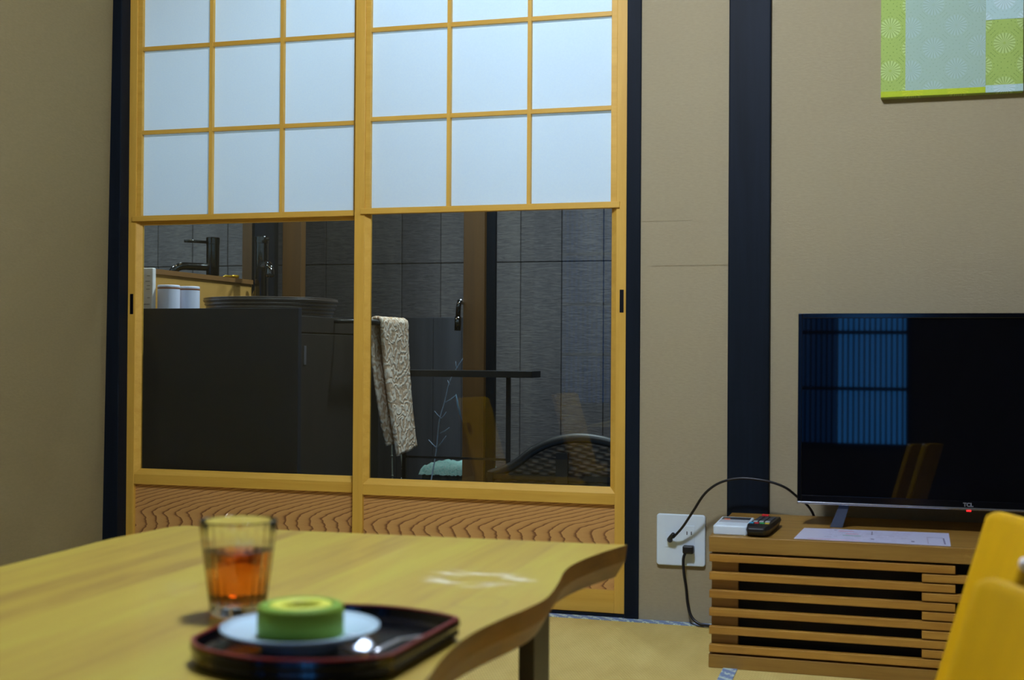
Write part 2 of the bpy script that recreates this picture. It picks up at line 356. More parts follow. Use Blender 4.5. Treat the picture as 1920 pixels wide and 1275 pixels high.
# ------------------------------------------------------------ ceiling lamp
lp = thing('pendant_lamp', 'round white pendant lamp hanging over the low table', 'lamp', tuple(LAMP))
M_cord = M_cable
MB().tube([(LAMP.x, LAMP.y, 2.18), (LAMP.x, LAMP.y, 2.398)], 0.004).build('cord', M_cord, lp)
MB().lathe([(0.005, 0.19), (0.06, 0.185), (0.17, 0.145), (0.235, 0.10), (0.232, 0.10), (0.16, 0.135), (0.05, 0.17), (0.005, 0.175)], tuple(LAMP), close=True).build('lamp_shade', M_white, lp, smooth=True)
MB().lathe([(0.0001, 0.13), (0.03, 0.128), (0.055, 0.115), (0.055, 0.110), (0.0001, 0.112)], tuple(LAMP)).build('bulb', emit('warm white bulb', (1, 0.97, 0.9, 1), 20), lp, smooth=True)

# ------------------------------------------------------------ wall outlet and cables
ou = thing('wall_outlet', 'white double wall outlet plate low beside the black post', 'outlet', (-0.457, 0, 0.191))
def rrect(cx, cz, hw, hh, r, n=6):
    out = []
    for sx, sz, a0 in ((1, 1, 0), (-1, 1, 90), (-1, -1, 180), (1, -1, 270)):
        for i in range(n+1):
            a = math.radians(a0+90*i/n); out.append((cx+sx*(hw-r)+r*math.cos(a), cz+sz*(hh-r)+r*math.sin(a)))
    return out
def plate(cx, cz, hw, hh, r, y0, y1):
    o = rrect(cx, cz, hw, hh, r); return MB().quadprism([(x, y0, z) for x, z in o], [(x, y1, z) for x, z in o])
plate(-0.457, 0.191, 0.0565, 0.0595, 0.007, -0.001, -0.009).build('cover_plate', M_white, ou, bevel=0.003, seg=3)
plate(-0.482, 0.191, 0.0125, 0.0165, 0.001, -0.008, -0.0102).build('aerial_socket', M_white, ou, bevel=0.0004)
so = plate(-0.4375, 0.191, 0.0125, 0.034, 0.001, -0.008, -0.0102).build('power_socket', M_white, ou, bevel=0.0004)
b = MB()
for dx in (-0.005, 0.005): b.box(-0.4375+dx-0.001, -0.4375+dx+0.001, -0.0105, -0.0100, 0.204, 0.212)
b.build('slot', M_cable, so)
pc = thing('aerial_cable', 'black aerial cable arching from the outlet past the post behind the television', 'cable', (-0.482, -0.01, 0.19))
pts = [(-0.4727, -0.022, 0.198), (-0.4479, -0.040, 0.226), (-0.4216, -0.055, 0.2654), (-0.3939, -0.065, 0.3073), (-0.3599, -0.070, 0.3330), (-0.3182, -0.072, 0.3442), (-0.2771, -0.072, 0.3432), (-0.2423, -0.070, 0.3370), (-0.2135, -0.066, 0.3252), (-0.1915, -0.050, 0.3055), (-0.1727, -0.028, 0.287), (-0.1598, -0.011, 0.2655), (-0.153, -0.009, 0.24), (-0.150, -0.009, 0.20), (-0.148, -0.009, 0.15)]
MB().tube([tuple(p) for p in smoothpts(pts, 6)], 0.0029, 10).build('cord', M_cable, pc, smooth=True)
MB().tube([(-0.482, -0.010, 0.191), (-0.4815, -0.018, 0.1925), (-0.478, -0.024, 0.198), (-0.470, -0.033, 0.208)], 0.0068, 14, taper=0.0045).build('plug', M_cable, pc, smooth=True)
pw = thing('power_cable', 'black power cord plugged into the outlet, dropping to the tatami', 'cable', (-0.4375, -0.01, 0.17))
MB().box(-0.4500, -0.4250, -0.030, -0.0104, 0.163, 0.181).build('plug', M_cable, pw, bevel=0.003)
pts = [(-0.444, -0.024, 0.165), (-0.448, -0.027, 0.150), (-0.4465, -0.028, 0.120), (-0.441, -0.028, 0.085), (-0.437, -0.030, 0.050), (-0.428, -0.034, 0.022), (-0.410, -0.040, 0.008), (-0.385, -0.046, 0.0055), (-0.36, -0.055, 0.0055), (-0.34, -0.06, 0.0055)]
MB().tube([tuple(p) for p in smoothpts(pts, 6)], 0.0033, 10).build('cord', M_cable, pw, smooth=True)

# ------------------------------------------------------------ television stand
XS, YF, YB, ZT = -0.339, -0.409, -0.020, 0.261
XE = 0.86
sd = thing('television_stand', 'low oak television stand with interlaced horizontal front slats', 'tv stand', (XS+0.5, -0.2, 0))
MB().box(XS, XE, YF, YB, 0.230, ZT).build('top_board', M_standwood, sd, bevel=0.0015)
MB().box(XS, XE, YF+0.002, YB, 0.0, 0.027).build('base_board', M_standwood, sd, bevel=0.0015)
MB().box(XS+0.006, XS+0.026, YF+0.03, YB, 0.027, 0.230).build('side_panel', M_standwood, sd)
MB().box(XE-0.026, XE-0.006, YF+0.03, YB, 0.027, 0.230).build('side_panel', M_standwood, sd)
MB().box(XS+0.004, XS+0.056, YF+0.016, YF+0.032, 0.027, 0.230).build('front_post', M_standwood, sd)
M_dark = plain('black interior board', lin(8, 8, 10), 0.8)
MB().box(XS+0.026, XE-0.026, YB-0.03, YB-0.02, 0.027, 0.230).build('back_panel', M_dark, sd)
MB().box(XS+0.056, XE-0.026, YF+0.034, YF+0.037, 0.027, 0.230).build('mesh_cloth', M_dark, sd)
for i in range(6):
    z1 = 0.2255-0.0358*i; e = 0.124
    MB().box(XS+0.001, e, YF, YF+0.016, z1-0.0150, z1).build('slat', M_slat, sd, bevel=0.0012)
for i in range(5):
    z1 = 0.2255-0.0179-0.0358*i
    MB().box(0.064, 0.50, YF, YF+0.016, z1-0.0150, z1).build('slat', M_slat, sd, bevel=0.0012)
for i in range(6):
    z1 = 0.2255-0.0358*i
    MB().box(0.45, XE-0.001, YF, YF+0.016, z1-0.0150, z1).build('slat', M_slat, sd, bevel=0.0012)

# ------------------------------------------------------------ television
TY = -0.200; TX0, TX1, TZ0, TZ1 = -0.182, 0.512, 0.309, 0.709
tv = thing('television', 'black flat television with silver bottom edge on the oak stand', 'television', (0.165, -0.19, ZT))
b = MB(); fw = 0.0085
b.box(TX0, TX0+fw, TY, TY+0.035, TZ0+0.003, TZ1); b.box(TX1-fw, TX1, TY, TY+0.035, TZ0+0.003, TZ1)
b.box(TX0+fw, TX1-fw, TY, TY+0.035, TZ1-0.010, TZ1); b.box(TX0+fw, TX1-fw, TY, TY+0.035, TZ0+0.003, TZ0+0.017)
b.box(TX0+0.01, TX1-0.01, TY+0.008, TY+0.035, TZ0+0.012, TZ1-0.01)
b.build('bezel', M_tvblack, tv, bevel=0.001)
MB().box(TX0+0.1, TX1-0.1, TY+0.035, TY+0.075, TZ0+0.03, TZ1-0.12).build('back_cover', M_tvblack, tv, bevel=0.01)
MB().box(TX0+fw, TX1-fw, TY+0.0035, TY+0.008, TZ0+0.017, TZ1-0.010).build('screen', M_screen, tv)
MB().box(TX0, TX1, TY-0.0012, TY+0.02, TZ0-0.0015, TZ0+0.0032).build('silver_strip', M_silver, tv, bevel=0.0008)
def text_part(body, size, loc, mat, parent, name, rx=90, ry=0, rz=0, ext=0.0002, bold=0.0):
    cu = bpy.data.curves.new(name, 'FONT'); cu.body = body; cu.size = size; cu.extrude = ext; cu.align_x = 'CENTER'; cu.align_y = 'CENTER'; cu.offset = bold
    tmp = bpy.data.objects.new(name, cu); COL.objects.link(tmp); bpy.context.view_layer.update()
    me = bpy.data.meshes.new_from_object(tmp.evaluated_get(bpy.context.evaluated_depsgraph_get())); bpy.data.objects.remove(tmp)
    me.materials.clear(); me.materials.append(mat); o = bpy.data.objects.new(name, me); COL.objects.link(o)
    off = Vector(parent['_o']); o.parent = parent; o.location = Vector(loc)-off
    o.rotation_euler = (math.radians(rx), math.radians(ry), math.radians(rz)); return o
text_part('TCL', 0.0105, (0.158, TY-0.0004, TZ0+0.0095), plain('silver letters', lin(190, 195, 205), 0.3, 0.8, var=0.01), tv, 'brand_lettering', bold=0.0004)
MB().box(0.155, 0.164, TY-0.002, TY+0.004, TZ0-0.0045, TZ0-0.0012).build('standby_light', emit('red standby light', (1, 0.02, 0.02, 1), 1.3), tv)
M_foot = plain('grey metal foot', lin(70, 76, 90), 0.35, 0.4)
for xx, s in ((-0.085, -1), (0.405, 1)):
    b = MB()
    for y0, y1 in ((-0.172, -0.185), (-0.185, -0.090)):
        pass
    a0 = [(xx-0.008, -0.190, 0.315), (xx+0.012, -0.190, 0.315), (xx+0.012, -0.178, 0.315), (xx-0.008, -0.178, 0.315)]
    a1 = [(xx-0.012+0.018*s, -0.250, ZT), (xx+0.014+0.018*s, -0.250, ZT), (xx+0.014+0.018*s, -0.236, ZT), (xx-0.012+0.018*s, -0.236, ZT)]
    a1 = [(x, y+0.05, z) for x, y, z in a1]
    b.quadprism(a0, a1)
    a2 = [(x, y+0.10, z) for x, y, z in a1]
    b.quadprism([(x, y+0.012, z) for x, y, z in a0], a2)
    b.build('foot', M_foot, tv, bevel=0.001)

for o in tv.children:            # the set leans back a little on its feet
    if not o.name.startswith('foot'): o.rotation_euler.x += math.radians(-2.1)
# ------------------------------------------------------------ things on the stand
rc = thing('air_conditioner_remote', 'white square remote control at the left end of the stand', 'remote control', (-0.300, -0.32, ZT))
o = rrect(-0.300, -0.315, 0.034, 0.072, 0.006)
MB().quadprism([(x, y, ZT) for x, y in o], [(x, y, ZT+0.019) for x, y in o]).build('body', M_white, rc, bevel=0.003, seg=3)
MB().box(-0.329, -0.271, -0.290, -0.255, ZT+0.0188, ZT+0.0196).build('display', plain('grey lcd', lin(70, 74, 80), 0.25), rc)
MB().box(-0.329, -0.271, -0.335, -0.294, ZT+0.0188, ZT+0.0194).build('keypad', plain('pale grey keypad', lin(170, 176, 184), 0.6), rc)
MB().box(-0.322, -0.311, -0.297, -0.289, ZT+0.0192, ZT+0.0205).build('button', plain('orange button', lin(232, 110, 60), 0.5), rc)
tr = thing('television_remote', 'black television remote with coloured buttons lying slantwise on the stand', 'remote control', (-0.245, -0.31, ZT))
tr.rotation_euler = (0, 0, 0)
p0, p1 = Vector((-0.2480, -0.405, 0)), Vector((-0.2330, -0.205, 0)); d = (p1-p0).normalized(); nrm = Vector((d.y, -d.x, 0))
def rp(s, a, z): q = p0+d*s+nrm*a; return (q.x, q.y, ZT+z)
sect = []
b = MB(); rows = []
for k, (s, hw, h0, h1) in enumerate([(0.0, 0.016, 0.010, 0.017), (0.006, 0.020, 0.004, 0.021), (0.03, 0.0235, 0.0, 0.023), (0.10, 0.0235, 0.0, 0.0225), (0.17, 0.0225, 0.001, 0.022), (0.196, 0.020, 0.004, 0.019)]):
    rows.append([rp(s, -hw*0.8, h0), rp(s, hw*0.8, h0), rp(s, hw, h0*0.4+h1*0.6), rp(s, hw*0.9, h1), rp(s, -hw*0.9, h1), rp(s, -hw, h0*0.4+h1*0.6)])
vs = [p for r_ in rows for p in r_]; fs = [tuple(reversed(range(6))), tuple(range(30, 36))]
for k in range(5):
    for j in range(6): fs.append((k*6+j, k*6+(j+1) % 6, (k+1)*6+(j+1) % 6, (k+1)*6+j))
b.add(vs, fs).build('body', M_cable, tr, bevel=0.0015)
def btn(s, a, ws, wa, c, name='button'):
    q = [rp(s-ws, a-wa, 0.022), rp(s-ws, a+wa, 0.022), rp(s+ws, a+wa, 0.022), rp(s+ws, a-wa, 0.022)]
    MB().quadprism(q, [(x, y, z+0.0022) for x, y, z in q]).build(name, plain('button '+str(c), lin(*c), 0.5, var=0.02), tr)
for a, c in ((-0.016, (60, 170, 215)), (-0.0055, (215, 50, 55)), (0.0052, (40, 170, 90)), (0.0155, (215, 195, 60))): btn(0.045, a, 0.005, 0.0042, c)
for a in (-0.012, 0.0, 0.012): btn(0.070, a, 0.005, 0.0042, (190, 200, 205))
for s in (0.088, 0.106, 0.124, 0.142):
    for a in (-0.012, 0.0, 0.012): btn(s, a, 0.005, 0.0042, (60, 64, 72))
btn(0.178, -0.010, 0.007, 0.007, (220, 40, 45), 'power_button')

ms = thing('printed_sheet', 'white laminated sheet with faint printed diagram lying on the stand', 'sheet', (-0.03, -0.31, ZT))
q = [(-0.175, -0.395), (0.116, -0.400), (0.120, -0.220), (-0.165, -0.235)]
t = NT('white laminated sheet'); t.base(lin(214, 218, 248)); t.pr(0.28, spec=0.5); M_sheet = t.m
MB().quadprism([(x, y, ZT+0.0004) for x, y in q], [(x, y, ZT+0.0012) for x, y in q]).build('sheet', M_sheet, ms)
inks = {'red': plain('red ink', lin(205, 90, 120), 0.6), 'grey': plain('grey ink', lin(120, 115, 150), 0.6), 'green': plain('green ink', lin(110, 160, 140), 0.6), 'light': plain('pale ink', lin(186, 180, 208), 0.6)}
marks = {k: MB() for k in inks}
def mk(k, x, y, w_, h_): marks[k].box(x, x+w_, y, y+h_, ZT+0.0012, ZT+0.0014)
rr = random.Random(3)
for i in range(15):
    yy = -0.385+0.0108*i
    x = -0.12+rr.uniform(0, 0.01)
    while x < 0.04:
        wl = rr.uniform(0.004, 0.018)
        if rr.random() < 0.42: mk('light' if rr.random() < 0.8 else 'grey', x, yy, wl, 0.0016)
        x += wl+0.003
mk('red', -0.095, -0.262, 0.030, 0.004); mk('red', -0.080, -0.300, 0.025, 0.004); mk('green', -0.085, -0.325, 0.035, 0.006); mk('grey', -0.104, -0.255, 0.006, 0.006)
mk('grey', -0.03, -0.365, 0.006, 0.010); mk('grey', 0.045, -0.372, 0.006, 0.014); mk('red', -0.15, -0.388, 0.10, 0.0015)
for x0, x1, y0, y1 in ((0.075, 0.105, -0.385, -0.30),):
    mk('grey', x0, y1, x1-x0, 0.004); mk('light', x0, y0, x1-x0, 0.002); mk('grey', x1, y0, 0.003, y1-y0); mk('light', x0, y0, 0.002, y1-y0)
mk('grey', -0.03, -0.30, 0.002, 0.05); mk('light', -0.02, -0.33, 0.06, 0.002); mk('light', -0.02, -0.30, 0.06, 0.002)
for k, mbx in marks.items():
    for i in range(0, len(mbx.v), 8):
        one = MB(); one.v = mbx.v[i:i+8]; one.f = [tuple(q_ for q_ in f_) for f_ in mbx.f[:6]]
        one.build('printed_mark', inks[k], ms)

# ------------------------------------------------------------ wall panel picture
def flower_mat(name, c_bg, c_line, c_hi, pitch=0.0945, strong=0.5, ph=(0.47, 0.283)):
    t = NT(name); c = t.xyz(t.co())
    def rosette(ox, oz):
        u = t.M('SUBTRACT', t.M('MULTIPLY', t.M('FRACT', t.M('ADD', t.M('DIVIDE', c[0], pitch), ox)), pitch), pitch/2)
        v = t.M('SUBTRACT', t.M('MULTIPLY', t.M('FRACT', t.M('ADD', t.M('DIVIDE', c[2], pitch), oz)), pitch), pitch/2)
        r = t.M('SQRT', t.M('ADD', t.M('MULTIPLY', u, u), t.M('MULTIPLY', v, v))); a = t.M('ARCTAN2', v, u)
        pet = t.M('POWER', t.M('ABSOLUTE', t.M('COSINE', t.M('MULTIPLY', a, 9.0))), 0.6)
        ins = t.M('MULTIPLY', t.M('LESS_THAN', r, 0.0222), t.M('GREATER_THAN', r, 0.003))
        ring = t.M('LESS_THAN', t.M('ABSOLUTE', t.M('SUBTRACT', t.M('FRACT', t.M('DIVIDE', r, 0.0075)), 0.5)), 0.14)
        out = t.M('MULTIPLY', t.M('GREATER_THAN', r, 0.0228), ring)
        pat = t.M('MULTIPLY', ins, pet)
        return pat, t.M('MULTIPLY', out, t.M('POWER', t.M('ABSOLUTE', t.M('COSINE', t.M('MULTIPLY', a, 20.0))), 0.6)), ins
    p1, o1, i1 = rosette(ph[0], ph[1]); p2, o2, i2 = rosette(ph[0]+0.5, ph[1]+0.5)
    pat = t.M('MAXIMUM', p1, p2); lines = t.M('MULTIPLY', t.M('MULTIPLY', o1, o2), 1.0)
    col = t.mix(t.M('MULTIPLY', pat, strong), c_bg, c_hi); col = t.mix(t.M('MULTIPLY', t.M('MAXIMUM', lines, t.M('MULTIPLY', t.M('MAXIMUM', i1, i2), t.M('SUBTRACT', 1.0, t.M('MINIMUM', t.M('ADD', p1, p2), 1.0)))), strong), col, c_line)
    t.base(col); t.pr(0.7, spec=0.3); t.bump(t.M('ADD', pat, lines), 0.3, 0.0008); return t.m
art = thing('wall_picture', 'green and pale aqua patterned fabric panel hanging on the wall above the television', 'picture', (0.13, 0, 1.185))
AX0, AX1, AZ = -0.017, 0.2775, 1.190
G1 = flower_mat('green chrysanthemum cloth', lin(160, 186, 96), lin(112, 142, 62), lin(190, 214, 140), strong=0.8)
G2 = flower_mat('aqua chrysanthemum cloth', lin(160, 188, 172), lin(138, 166, 136), lin(172, 200, 198), strong=0.6, ph=(0.513, 0.805))
G3 = flower_mat('yellow green cloth', lin(176, 196, 42), lin(160, 180, 34), lin(204, 214, 50), strong=0.5)
G4 = flower_mat('pale cloth', lin(176, 208, 206), lin(150, 180, 170), lin(205, 228, 236), strong=0.6)
MB().box(AX0, AX1, -0.020, 0.0, AZ, 1.90).build('canvas', G1, art, bevel=0.0015)
MB().box(AX0+0.052, AX0+0.218, -0.0206, -0.0199, AZ+0.013, 1.89).build('center_cloth', G2, art)
MB().box(AX0+0.0005, AX0+0.2175, -0.0209, -0.0199, AZ+0.001, AZ+0.0135).build('bottom_band', G3, art)
MB().box(AX0+0.2180, AX1-0.0005, -0.0207, -0.0199, AZ+0.001, AZ+0.0165).build('corner_cloth', G4, art)
MB().box(AX0+0.2182, AX1-0.0005, -0.0207, -0.0199, AZ+0.158, 1.60).build('side_cloth', G4, art)

# ------------------------------------------------------------ low table
TZ = 0.367
edge_r = [(-0.352, -2.60), (-0.338, -2.45), (-0.350, -2.30), (-0.358, -2.18), (-0.344, -2.08), (-0.346, -2.014), (-0.358, -1.94), (-0.3635, -1.86), (-0.357, -1.785), (-0.346, -1.718), (-0.342, -1.655), (-0.352, -1.57), (-0.3640, -1.49), (-0.3630, -1.42), (-0.350, -1.34), (-0.333, -1.272)]
edge_l = [(-0.955, -1.297), (-0.990, -1.302), (-1.002, -1.36), (-1.010, -1.45), (-1.006, -1.56), (-1.004, -1.70), (-1.016, -1.84), (-1.004, -2.0), (-1.012, -2.2), (-1.0, -2.4), (-1.008, -2.60)]
o2 = [tuple(p)[:2] for p in smoothpts([(x, y, 0) for x, y in edge_r], 6)]+[tuple(p)[:2] for p in smoothpts([(x, y, 0) for x, y in edge_l], 6)]
cx0 = -0.68
tb = thing('low_table', 'low wooden table with wavy live edges and black steel legs on the tatami', 'table', (-0.68, -1.95, 0))
def ins(p, a): return (p[0]-(a if p[0] > cx0 else -a), p[1])
b = MB(); n = len(o2)
lv = [(0.0, TZ), (0.0005, TZ-0.003), (0.003, TZ-0.022), (0.016, TZ-0.044)]
vs = []
for a, z in lv: vs += [(*ins(p, a), z) for p in o2]
fs = [tuple(range(n)), tuple(reversed(range(3*n, 4*n)))]
for k in range(3):
    for i in range(n): fs.append((k*n+i, (k+1)*n+i, (k+1)*n+(i+1) % n, k*n+(i+1) % n))
tt = b.add(vs, fs).build('tabletop', M_table, tb)
tt.data.materials.append(wood('darker table edge wood', lin(128, 92, 34), lin(96, 66, 22), 'y', 1.0, 0.5, bump=0.2))  # side faces take a darker brown than the top
for p in tt.data.polygons:
    if abs(p.normal.z) < 0.9: p.material_index = 1
M_leg = plain('black steel leg', lin(62, 62, 60), 0.5)
for x0, x1 in ((-0.438, -0.418), (-0.932, -0.912)):
    for y0 in (-1.43, -2.47):
        MB().box(x0, x1, y0, y0+0.075, 0.0, TZ-0.043).build('leg', M_leg, tb, bevel=0.001)
for y0 in (-1.425, -2.465): MB().box(-0.93, -0.42, y0, y0+0.065, TZ-0.050, TZ-0.0435).build('mounting_plate', M_leg, tb)

# ------------------------------------------------------------ tea glass
gx, gy = -0.607, -1.835
tg = thing('tea_glass', 'clear fluted tumbler of brown tea on the wooden table', 'glass', (gx, gy, TZ))
def fluted(prof_o, prof_i, n=96, nf=24, amp=0.0016):
    b = MB(); prof = prof_o+list(reversed(prof_i)); k = len(prof); no = len(prof_o); vs = []; fs = []
    for i in range(n):
        a = 2*math.pi*i/n
        for q, (r, z) in enumerate(prof):
            fl = amp*abs(math.sin(a*nf/2)) if (q >= no and 0.010 < z < 0.075) else 0.0
            vs.append((gx+(r+fl)*math.cos(a), gy+(r+fl)*math.sin(a), TZ+z))
    for i in range(n):
        j = (i+1) % n
        for q in range(k-1): fs.append((i*k+q, j*k+q, j*k+q+1, i*k+q+1))
    vs.append((gx, gy, TZ+prof[0][1])); vs.append((gx, gy, TZ+prof[-1][1])); c0, c1 = len(vs)-2, len(vs)-1
    for i in range(n):
        j = (i+1) % n; fs.append((i*k, j*k, c0)[::-1]); fs.append((i*k+k-1, j*k+k-1, c1))
    return b.add(vs, fs)
t = NT('clear tumbler glass'); t.base((1, 1, 1, 1)); t.b.inputs['Transmission Weight'].default_value = 1; t.b.inputs['Roughness'].default_value = 0; t.b.inputs['IOR'].default_value = 1.5; M_tg = t.m
g_out = [(0.0255, 0.0005), (0.0270, 0.003), (0.0280, 0.012), (0.0330, 0.050), (0.0360, 0.074), (0.0374, 0.0905), (0.0366, 0.0920)]
g_in = [(0.0240, 0.0100), (0.0262, 0.0125), (0.0310, 0.050), (0.0343, 0.074), (0.0358, 0.0905)]
fluted(g_out, g_in).build('tumbler', M_tg, tg, smooth=True)
t = NT('brown tea'); t.base((1.0, 0.80, 0.45, 1)); t.b.inputs['Transmission Weight'].default_value = 1; t.b.inputs['Roughness'].default_value = 0; t.b.inputs['IOR'].default_value = 1.33
va = t.n('ShaderNodeVolumeAbsorption'); va.inputs['Color'].default_value = (0.955, 0.66, 0.02, 1); va.inputs['Density'].default_value = 74; t.link(va.outputs[0], t.out.inputs['Volume']); M_tea = t.m
b = MB(); b.lathe([(0.0001, 0.0103), (0.0238, 0.0103), (0.0259, 0.0130), (0.0307, 0.050), (0.0323, 0.0625), (0.0001, 0.0625)], (gx, gy, TZ), 64)
b.build('tea', M_tea, tg, smooth=False)

# ------------------------------------------------------------ tray, plate, cake, fork
rim = [(-0.554, -2.000), (-0.549, -2.022), (-0.529, -2.045), (-0.497, -2.060), (-0.466, -2.066), (-0.437, -2.062), (-0.410, -2.053), (-0.386, -2.038), (-0.374, -2.026), (-0.371, -2.015), (-0.369, -1.965), (-0.366, -1.885), (-0.368, -1.872), (-0.380, -1.863), (-0.402, -1.853), (-0.430, -1.845), (-0.460, -1.843), (-0.492, -1.850), (-0.522, -1.873), (-0.544, -1.910), (-0.555, -1.955)]
RO = [Vector((p.x, p.y)) for p in smoothpts([(x, y, 0) for x, y in rim], 5, True)]
cen = Vector((-0.46, -1.958))
def ringpts(inset, z):
    out = []
    for i, p in enumerate(RO):
        a = RO[(i-1) % len(RO)]; c = RO[(i+1) % len(RO)]; tn = (c-a).normalized(); nn = Vector((tn.y, -tn.x))
        if nn.dot(cen-p) < 0: nn = -nn
        q = p+nn*inset; out.append((q.x, q.y, z))
    return out
ty = thing('serving_tray', 'black lacquer tray with a red rim, cut straight on one side', 'tray', (cen.x, cen.y, TZ))
def loft(levels, cap0=True, cap1=True):
    n = len(RO); vs = []; fs = []
    for i_, z in levels: vs += ringpts(i_, z)
    for k in range(len(levels)-1):
        for i in range(n): fs.append((k*n+i, k*n+(i+1) % n, (k+1)*n+(i+1) % n, (k+1)*n+i))
    if cap0: fs.append(tuple(reversed(range(n))))
    if cap1: fs.append(tuple((len(levels)-1)*n+i for i in range(n)))
    return MB().add(vs, fs)
M_lacq = plain('black lacquer', lin(10, 12, 20), 0.16, coat=0.4, var=0.03)
M_red = plain('dark red lacquer', lin(122, 30, 26), 0.3)
loft([(0.006, TZ), (0.003, TZ+0.002), (0.0, TZ+0.006), (0.001, TZ+0.010), (-0.001, TZ+0.0135), (0.0, TZ+0.0185), (0.0035, TZ+0.0185), (0.006, TZ+0.010), (0.009, TZ+0.0075)]).build('tray_body', M_lacq, ty, smooth=False, bevel=0.0005)
loft([(0.0, TZ+0.0184), (0.0003, TZ+0.0200), (0.0031, TZ+0.0200), (0.0036, TZ+0.0184)], False, False).build('rim', M_red, ty)
px_, py_ = -0.473, -1.975
pl = thing('dessert_plate', 'round pale blue-white dessert plate standing on the black tray', 'plate', (px_, py_, TZ+0.0075))
M_china = plain('blue white porcelain', lin(200, 234, 255), 0.22, var=0.02)
MB().lathe([(0.0001, 0.0), (0.032, 0.0), (0.034, 0.004), (0.058, 0.0135), (0.0665, 0.0175), (0.0665, 0.0190), (0.058, 0.0172), (0.036, 0.0135), (0.0001, 0.0130)], (px_, py_, TZ+0.0078), 80).build('plate', M_china, pl, smooth=True)
cz = TZ+0.0075+0.0135; cxk, cyk = -0.4655, -1.990
ck = thing('matcha_ring_cake', 'green matcha ring cake with a yellow-green cream centre on the plate', 'cake', (cxk, cyk, cz))
t = NT('green matcha cake'); f = t.noise(t.co(), 900, 3); t.base(t.ramp(f, [(0.3, lin(112, 148, 44)), (0.7, lin(124, 160, 52))])); t.pr(0.65, spec=0.3); t.bump(f, 0.2, 0.0005); M_cake = t.m
M_cream = plain('yellow green matcha cream', lin(214, 216, 70), 0.6, var=0.04, vs=300)
M_hole = plain('dark matcha filling', lin(70, 74, 22), 0.7, var=0.1, vs=400)
R_ = 0.0355
MB().lathe([(0.0001, 0.0), (R_-0.0015, 0.0), (R_, 0.0015), (R_, 0.0235), (R_-0.0012, 0.0260), (R_-0.004, 0.0270), (0.027, 0.0270), (0.0255, 0.0262), (0.0255, 0.020), (0.0001, 0.020)], (cxk, cyk, cz), 96).build('sponge_ring', M_cake, ck, smooth=True, bevel=0.0)
MB().lathe([(0.0255, 0.020), (0.0256, 0.0264), (0.0235, 0.0272), (0.0175, 0.0270), (0.0145, 0.0245), (0.0138, 0.016)], (cxk, cyk, cz), 72).build('cream_ring', M_cream, ck, smooth=True)
MB().lathe([(0.0001, 0.0202), (0.006, 0.0203), (0.0142, 0.0208), (0.0142, 0.020), (0.0001, 0.020)], (cxk, cyk, cz), 48).build('hole_floor', M_hole, ck, smooth=True)  # dark disc set low inside the ring's hole
fk = thing('dessert_fork', 'small steel fork resting with its tines at the plate, on the tray', 'fork', (-0.39, -1.985, TZ+0.012))
M_steel = plain('polished steel', lin(215, 220, 230), 0.28, 1.0, var=0.02)
A0 = Vector((-0.3985, -1.9995, TZ+0.0120)); A1 = Vector((-0.3795, -1.9200, TZ+0.0115)); dd = (A1-A0).normalized(); sn = Vector((dd.y, -dd.x, 0)).normalized()
hd = [(0.000, 0.0020, 0.0), (0.010, 0.0030, 0.003), (0.040, 0.0024, 0.005), (0.070, 0.0030, 0.002), (0.084, 0.0040, -0.0005), (0.088, 0.0015, -0.001)]
vs = []; fs = []
for s, w_, h_ in hd:
    q = A0+dd*s
    for a, z in ((-w_, 0), (w_, 0), (w_, 0.0011), (-w_, 0.0011)): vs.append(tuple(q+sn*a+Vector((0, 0, h_+z))))
for k in range(len(hd)-1):
    for j in range(4): fs.append((k*4+j, k*4+(j+1) % 4, (k+1)*4+(j+1) % 4, (k+1)*4+j))
fs += [(3, 2, 1, 0), tuple(4*(len(hd)-1)+j for j in range(4))]
MB().add(vs, fs).build('handle', M_steel, fk, smooth=True)
# head: wide bowl then three tines, pointing towards the plate
hv = Vector((-0.93, -0.02, 0)).normalized(); sv = Vector((hv.y, -hv.x, 0))
def head(s, a, z): return tuple(A0+hv*s+sv*a+Vector((0, 0, z)))
vs = []; fs = []
hh = [(-0.004, 0.0025, 0.0008), (0.004, 0.0080, 0.0030), (0.010, 0.0095, 0.0040), (0.016, 0.0090, 0.0062)]
for s, w_, z in hh:
    for i in range(5):
        a = -w_+2*w_*i/4; vs.append(head(s, a, z+0.0040+0.45*a))
for k in range(len(hh)-1):
    for i in range(4): fs.append((k*5+i, k*5+i+1, (k+1)*5+i+1, (k+1)*5+i))
MB().add(vs, fs).build('fork_head', plain('brushed steel', lin(190, 200, 215), 0.46, 1.0, var=0.02), fk, smooth=True, solid=0.0009)
for a in (-0.0070, 0.0, 0.0070): MB().tube([head(0.015, a, 0.0098+0.45*a), head(0.022, a, 0.0105+0.42*a), head(0.029, a*0.9, 0.0108+0.35*a)], 0.0011, 8, taper=0.0005).build('tine', M_steel, fk, smooth=True)

